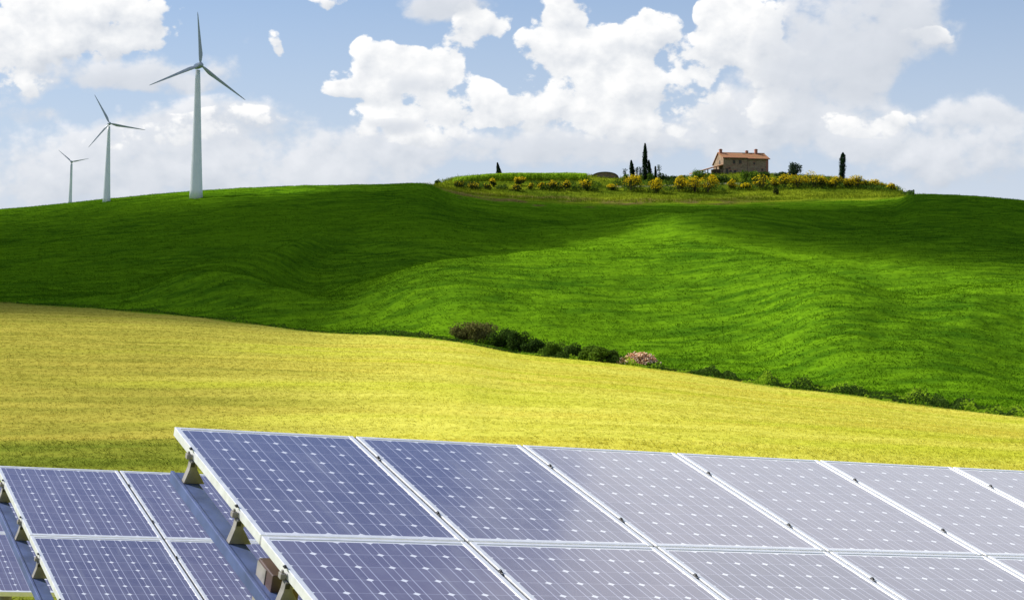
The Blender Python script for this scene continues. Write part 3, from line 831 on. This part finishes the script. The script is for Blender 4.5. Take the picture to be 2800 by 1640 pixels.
def shed():
    b = on_ground(1657, 492); k = b.y / F
    b = Vector((b.x, b.y + 6, Hs(b.x, b.y + 6, False) - .2)); zt = (820 - 470) * k * (b.y / (b.y - 6)) - b.z
    w = 76 * k / 2
    o = empty('arched_shed', b)
    n = 16
    arc = [(w * math.cos(math.pi * i / n), zt * math.sin(math.pi * i / n) ** .75) for i in range(n + 1)]
    MB().prism([(x * .96, z * .92) for x, z in arc], 0, 5.0).build('stone_body', M['stone'], o)
    outer = arc; inner = [(x * .955, z * .90) for x, z in arc]
    mb = MB()
    for i in range(n):
        a, b2, c, d = outer[i], outer[i + 1], inner[i + 1], inner[i]
        mb.prism([a, b2, c, d], -.5, 5.2)
    mb.build('vaulted_roof', M['wood'], o)
    tag(o, 'low arched stone shed with a dark curved roof between the tall crop and cypresses', 'shed')
shed()

# ---------------------------------------------------------------- trees on the knoll
def cypress(px, base, top, wpx, lean, label, behind=0., shape=None, group='cypress trees on the knoll'):
    b = on_ground(px, base)
    b.y += behind; b.x = b.y * (px - 1400) / F; b.z = Hs(b.x, b.y, False)
    k = b.y / F; h = (820 - top) * k - b.z; w = wpx * k
    o = empty('cypress_tree', b - Vector((0, 0, .15)))
    n = int(2600 * max(.35, h / 10)); t = rng.random(n) ** .85
    pr = np.interp(t, *(shape or ([0, .08, .25, .5, .8, .93, 1], [.5, .85, 1, .95, .62, .32, .05])))
    a = rng.uniform(0, 2 * np.pi, n); wob = 1 + .18 * np.sin(a * 3 + t * 17) + .10 * rng.normal(size=n)
    rr = pr * w / 2 * wob * (.55 + .45 * rng.random(n))
    lx = lean * k * t ** 1.2
    P = np.stack([rr * np.cos(a) + lx, rr * np.sin(a), .25 + t * (h - .25)], -1)
    V, Fc = leaf_cloud(P, .24, np.stack([np.cos(a), np.sin(a), np.full(n, 1.2)], -1), .5)
    mesh_np('crown', V, Fc, M['cypress'], o)
    MB().tube([(lean * k * q ** 1.2, 0, h * q * .9) for q in (0, .25, .5, .75, 1)], [w * .16, w * .13, w * .10, w * .06, .02], 8).build('trunk', M['bark'], o)
    tag(o, label, 'cypress', group)

cypress(1366, 489, 444, 15, -6, 'small dark cypress leaning left behind the tall green crop', 4, ([0, .3, .7, 1], [.9, 1, .55, .08]))
cypress(1730, 494, 437, 14, -4, 'short dark cypress just left of the tallest cypress', 3)
cypress(1764, 497, 391, 16, 0, 'tallest slender dark cypress left of the farmhouse', 1)
cypress(1777, 494, 437, 11, -3, 'thin cypress hugging the right side of the tallest cypress', 3)
cypress(1793, 494, 454, 6, -1, 'tiny thin cypress sapling right of the tallest cypress', 4)
cypress(2302, 500, 416, 17, 3, 'lone thick cypress at right among the yellow bushes', 0, ([0, .1, .3, .6, .8, .92, 1], [.55, .8, .95, 1, .95, .62, .1]))

def shrub(px, base, w, h, m_, label, cat, behind=0., name='shrub', group=None, n=420, leaf=.26, fl=0., nl=7):
    b = on_ground(px, base); b.y += behind; b.x = b.y * (px - 1400) / F; b.z = Hs(b.x, b.y, False)
    k = b.y / F
    return bush(name, b - Vector((0, 0, .1)), w * k, h * k + .1, m_, n, leaf, label, cat, group, nl, fl)

shrub(1197, 502, 21, 21, 'dark_leaf', 'small round dark bush standing alone on the skyline', 'bush', 2, n=700, leaf=.2)
shrub(2174, 484, 46, 44, 'olive_leaf', 'dark olive tree right of the farmhouse', 'tree', 2, 'olive_tree', n=1500, leaf=.25, nl=11)
shrub(2047, 500, 62, 40, 'mid_leaf', 'large leafy green bush in front of the farmhouse wall', 'bush', 0, n=1100, leaf=.28, nl=10)
shrub(1918, 496, 84, 30, 'mid_leaf', 'broad green bush under the sloping porch of the farmhouse', 'bush', 3, n=1100, leaf=.28, nl=10)
shrub(2088, 494, 44, 22, 'dark_leaf', 'dark bush at the right foot of the farmhouse', 'bush', 3, n=500)
shrub(2136, 492, 44, 20, 'dark_leaf', 'dark low bush between the farmhouse and the olive tree', 'bush', 3, n=500)
shrub(1985, 498, 60, 22, 'dark_leaf', 'dark bush against the terrace wall below the farmhouse', 'bush', 0, n=700)
HG = 'dark green bushes left of the farmhouse'
for px, w, h, lb in ((1785, 34, 30, 'green bush at the foot of the tallest cypress'), (1812, 36, 26, 'dark green bush third right of the tallest cypress'),
                     (1838, 34, 22, 'dark green bush midway between tallest cypress and porch'), (1865, 36, 22, 'dark green bush at the low end of the porch roof'),
                     (1748, 28, 26, 'green bush squeezed between the short and tallest cypress'), (1712, 26, 24, 'grey green bush left of the short cypress')):
    shrub(px, 500, w, h, 'mid_leaf' if px < 1800 else 'dark_leaf', lb, 'bush', 2, group=HG, n=420)
for px, tp, lb in ((1802, 452, 'pale wispy sapling right of the cypress group'), (1741, 458, 'pale wispy sapling between the two left cypresses'), (1709, 462, 'pale wispy sapling left of the short cypress'), (1751, 457, 'pale wispy sapling against the tallest cypress')):
    b = on_ground(px, 494); b.y += 5; b.x = b.y * (px - 1400) / F; b.z = Hs(b.x, b.y, False); k = b.y / F
    o = empty('sapling', b); h = (820 - tp) * k - b.z
    P = np.stack([rng.normal(0, .28, 160), rng.normal(0, .28, 160), .3 + rng.random(160) * (h - .3)], -1)
    V, Fc = leaf_cloud(P, .2); mesh_np('crown', V, Fc, M['olive_leaf'], o)
    MB().tube([(0, 0, -.2), (.05, 0, h * .5), (0, 0, h * .95)], [.07, .05, .02], 6).build('trunk', M['bark'], o)
    tag(o, lb, 'sapling', 'pale saplings around the cypresses')

# yellow flowering broom: px, base row, width, height, flowers, label
YG = 'yellow broom bushes on the knoll'
BR = [(1257, 516, 32, 27, .2, 'leftmost broom bush of the row, dull yellow, below the tall crop'),
      (1293, 520, 46, 25, .22, 'second broom bush from the left end, brownish yellow'),
      (1331, 519, 28, 20, .1, 'dark nearly flowerless broom bush under the leaning cypress'),
      (1349, 511, 26, 25, .3, 'small yellowish broom bush just right below the leaning cypress'),
      (1421, 507, 36, 27, .6, 'yellow topped broom bush against the middle of the tall crop'),
      (1411, 523, 36, 22, .15, 'dark broom bush in front of the middle of the tall crop'),
      (1450, 518, 22, 20, .2, 'little dark broom bush near the middle of the tall crop'),
      (1480, 519, 24, 22, .5, 'small yellow broom bush left of a wider one, below the tall crop'),
      (1508, 519, 42, 28, .25, 'wide brownish broom bush below the right part of the tall crop'),
      (1546, 520, 38, 33, .3, 'round broom bush with red brown shade below the crop end'),
      (1597, 520, 52, 33, .55, 'broom bush at the right end of the tall crop, yellow on its right'),
      (1676, 520, 34, 26, .6, 'broom bush below the arched shed'),
      (1728, 522, 64, 50, 1.0, 'bright yellow broom bush in front of the short cypress'),
      (1794, 528, 44, 42, 1.0, 'bright yellow round broom bush right below the tallest cypress'),
      (1858, 524, 56, 46, 1.0, 'bright yellow broom bush left of the big double clump'),
      (1900, 526, 60, 52, 1.0, 'largest bright yellow broom bush below the porch, left half of the clump'),
      (1936, 526, 56, 50, .9, 'yellow broom bush in the right half of the clump below the porch'),
      (1952, 500, 28, 26, 1.0, 'small vivid yellow broom bush high up beside the porch'),
      (2000, 517, 32, 28, .7, 'yellow broom bush below the left part of the farmhouse front'),
      (2034, 520, 44, 22, .5, 'low brownish yellow broom bush below the big leafy bush'),
      (2085, 516, 60, 44, .6, 'olive yellow broom bush below the right corner of the farmhouse'),
      (2117, 512, 30, 26, .6, 'small yellow broom bush right of the farmhouse corner'),
      (2147, 513, 50, 42, .75, 'yellow broom bush left below the olive tree'),
      (2182, 512, 56, 42, .75, 'yellow broom bush directly below the olive tree'),
      (2224, 512, 68, 52, .8, 'tallest yellow broom bush right of the olive tree'),
      (2254, 511, 46, 38, .7, 'yellow broom bush between the tallest one and the lone cypress'),
      (2284, 513, 50, 36, .7, 'yellow broom bush touching the left side of the lone cypress'),
      (2322, 514, 42, 30, .7, 'yellow broom bush touching the right side of the lone cypress'),
      (2345, 513, 48, 38, .8, 'yellow broom bush one step right of the lone cypress'),
      (2367, 512, 22, 26, .2, 'dark broom bush at right end with few flowers'),
      (2390, 514, 32, 28, .9, 'compact bright yellow broom bush near the right end of the knoll'),
      (2415, 516, 22, 18, .3, 'small dull broom bush near the right end of the knoll'),
      (2438, 521, 34, 20, .8, 'rightmost yellow broom bush at the end of the row'),
      (2120, 533, 22, 24, .0, 'small dark shrub alone in the grass bank below the broom row')]
for px, by, w, h, fl, lb in BR:
    shrub(px, by, w, h, 'broom_leaf', lb, 'bush', 0, 'broom_bush', YG, 520 if w > 35 else 380, .22, fl * .95, 9)
shrub(2470, 530, 44, 14, 'dark_leaf', 'dark low scrub trailing off the right end of the knoll', 'bush', 2, n=400)

def scrub():
    # low dark growth filling the gaps between the flowering bushes
    n = 20000; px = rng.uniform(1245, 2500, n); row = rng.uniform(0, 1, n)
    base = np.interp(px, [1245, 1400, 1600, 1800, 2000, 2200, 2330, 2430, 2500], [512, 516, 516, 516, 512, 508, 510, 520, 533])
    gx = np.linspace(1245, 2500, 60); gD = np.array([on_ground(x, b_).y for x, b_ in zip(gx, np.interp(gx, [1245, 1400, 1600, 1800, 2000, 2200, 2330, 2430, 2500], [512, 516, 516, 516, 512, 508, 510, 520, 533]))])
    D = np.interp(px, gx, gD) + (row - .35) * np.interp(px, [1245, 1650, 1800, 2500], [7, 9, 16, 12]); X = D * (px - 1400) / F
    cl = fbm(px * .035, D * .16, 55, 3); k = cl > np.interp(px, [1245, 1650, 1800, 2500], [.06, .06, -.10, -.16]); px, D, X, cl = px[k], D[k], X[k], cl[k]
    P = np.stack([X, D, H(X, D, False) + rng.random(len(X)) * np.clip(.5 + 2.2 * cl, .3, 1.5)], -1)
    V, Fc = leaf_cloud(P, .24)
    mi = (fbm(px * .05, D * .3, 66, 2) > .02).astype(int)
    tag(mesh_np('scrub', V, Fc, [M['dark_leaf'], M['mid_leaf']], midx=mi), 'low tangled green scrub filling the gaps between the yellow broom bushes', 'scrub', kind='stuff')
scrub()

# tall green crop in a block on the knoll
def tall_crop():
    n = 5200; px = rng.uniform(1240, 1602, n); t = rng.random(n)
    top = np.interp(px, [1240, 1262, 1330, 1400, 1602], [496, 486, 477, 474, 475]); base = np.interp(px, [1240, 1330, 1602], [499, 495, 494])
    gx = np.linspace(1240, 1602, 30); gD = np.array([on_ground(x, b_).y for x, b_ in zip(gx, np.interp(gx, [1240, 1330, 1602], [499, 495, 494]))])
    D = np.interp(px, gx, gD) + t * 14; X = D * (px - 1400) / F
    Z = H(X, D, False); hh = np.clip((820 - top) * D / F - Z, .4, 2.6)
    nb = 6; P = np.repeat(np.stack([X, D, Z], -1), nb, 0); hz = np.repeat(hh, nb) * rng.uniform(.25, 1.05, n * nb)
    P = P + np.stack([rng.normal(0, .12, n * nb), rng.normal(0, .12, n * nb), hz], -1)
    V, Fc = leaf_cloud(P, .22)
    tag(mesh_np('maize_field', V, Fc, M['crop']), 'block of tall bright green crop with a ragged top at the left of the knoll', 'crop', kind='stuff')
tall_crop()

# ---------------------------------------------------------------- hedge, log heap and verge along the field edge
def edge_bush(px, base, w, h, m_, label, n, leaf=.12, nl=20, name='hedge_bush'):
    b = on_ground(px, base, 64, 300); k = b.y / F
    return bush(name, b - Vector((0, 0, .05)), w * 1.4 * k, h * 1.12 * k, m_, int(n * 1.4), leaf, label, 'bush', 'hedge bushes along the field edge', nl, 0, .8)
HB = [(1298, 938, 120, 58, 'brown_leaf', 'olive brown twiggy bush at the left end of the hedge', 3000),
      (1262, 930, 50, 40, 'brown_leaf', 'small brown twiggy bush at the far left tip of the hedge', 1100),
      (1375, 951, 72, 52, 'dark_leaf', 'dark green hedge bush right of the brown twiggy bush', 2000),
      (1420, 962, 56, 60, 'dark_leaf', 'tallest dark green bush in the middle of the hedge', 1800),
      (1462, 968, 60, 48, 'dark_leaf', 'dark green hedge bush right of the tallest one', 1700),
      (1510, 975, 66, 44, 'mid_leaf', 'green bush with lit top in the middle of the hedge', 1700),
      (1560, 980, 66, 42, 'dark_leaf', 'broad dark bush right of the hedge middle', 1700),
      (1608, 986, 56, 44, 'mid_leaf', 'green bush third from the log heap', 1500),
      (1640, 990, 50, 42, 'mid_leaf', 'yellow green bush second from the log heap', 1300),
      (1672, 992, 44, 36, 'dark_leaf', 'dark bush touching the left side of the log heap', 1200)]
for px, by, w, h, m_, lb, n in HB: edge_bush(px, by, w, h, m_, lb, n)

def log_heap():
    b = on_ground(1746, 999, 64, 300); k = b.y / F; w = 118 * k; h = 36 * k
    o = empty('log_heap', b); mb = MB()
    for i in range(430):
        a = random.uniform(0, 6.28); q = math.sqrt(random.random()); x = math.cos(a) * q * w / 2; y = math.sin(a) * q * w * .32
        z = h * max(0, (1 - abs(x / (w / 2)) ** 2.6) * (1 - abs(y / (w * .34)) ** 2)) * random.uniform(.55, 1.0)
        L = random.uniform(.14, .30); r = random.uniform(.04, .085)
        q_ = Matrix.Translation((x, y, z + .03)) @ Matrix.Rotation(random.uniform(0, 6.28), 4, 'Z') @ Matrix.Rotation(random.uniform(-.9, .9), 4, 'Y')
        mb.tube([q_ @ Vector((-L, 0, 0)), q_ @ Vector((L, 0, 0))], [r, r * .85], 5)
    m_, N, out = mat('cut_logs')
    rnd = N.node('ShaderNodeNewGeometry').outputs['Random Per Island']
    c = N.mix(N.ramp(rnd, 0, .5, smooth=False), (.40, .17, .08), (.72, .40, .22)); c = N.mix(N.ramp(rnd, .5, 1., smooth=False), c, (.88, .70, .50))
    principled(N, out, c, .85, 0, .2)
    mb.build('split_logs', m_, o)
    tag(o, 'loose heap of pinkish cut logs at the right end of the hedge', 'log heap')
log_heap()

def verge():
    # weeds along the edge between the yellow field and the green hillside
    xd = rng.uniform(-100, 2950, 52000); Db = col_knots(xd)[0]
    wgt = np.interp(xd, [-100, 700, 1000, 1250, 1650, 2000, 2300, 2950], [.08, .14, .25, 1, 1, 1, 1, 1])
    k = rng.random(len(xd)) < wgt; xd, Db = xd[k], Db[k]
    cl = fbm(xd * .02, 0 * xd, 77, 4)
    D = Db + rng.random(len(xd)) ** 1.4 * np.interp(xd, [0, 1200, 2800], [1.5, 4, 7.5]); X = D * (xd - 1400) / F
    Z = H(X, D); hh = np.clip(.55 + 1.8 * cl, .15, 1.4) * np.interp(xd, [0, 1150, 1260, 1900, 2800], [.35, .45, .8, .9, .8])
    P = np.stack([X, D, Z + rng.random(len(X)) * hh], -1)
    lite = (fbm(xd * .012, D * .6, 91, 3) > np.where(xd > 2250, .02, .22)) & (xd > 1150)
    V, Fc = leaf_cloud(P, .10)
    tag(mesh_np('verge_weeds', V, Fc, [M['dark_leaf'], M['crop']], midx=lite.astype(int)), 'dark weedy verge along the edge of the yellow field', 'weeds', kind='stuff')
verge()

# ---------------------------------------------------------------- clouds high above, out of view, whose shadows lie on the hill
def cloud(x, y, rx, ry, alt, dens, thick):
    p = Vector((x, y, Hs(x, y)))
    c = p + SUN * ((alt - p.z) / SUN.z)
    nu, nv = 40, 20
    V = []; Fs = []
    sd = rng.uniform(0, 100)
    for j in range(nv + 1):
        ph = math.pi * j / nv
        for i in range(nu):
            a = 2 * math.pi * i / nu
            q = 1 + .5 * float(fbm(np.array([math.cos(a) * 1.6 + sd]), np.array([math.sin(a) * 1.6 + ph * .8]), 9, 3)[0])
            V.append((rx * q * math.sin(ph) * math.cos(a), ry * q * math.sin(ph) * math.sin(a), thick * math.cos(ph) * abs(math.cos(ph)) ** 1.2 * (1 if ph < 1.57 else .5)))
    for j in range(nv):
        for i in range(nu): Fs.append((j * nu + i, j * nu + (i + 1) % nu, (j + 1) * nu + (i + 1) % nu, (j + 1) * nu + i)[::-1])
    o = mesh_np('cloud', np.array(V) + np.array(c), np.array(Fs), cloud_mat(dens), smooth=True)
    tag(o, kind='structure')
cloud(-108, 352, 118, 140, 340, .037, 48)
cloud(16, 446, 66, 60, 330, .034, 42)
cloud(-26, 392, 50, 60, 320, .036, 40)
cloud(86, 390, 60, 108, 350, .050, 48)
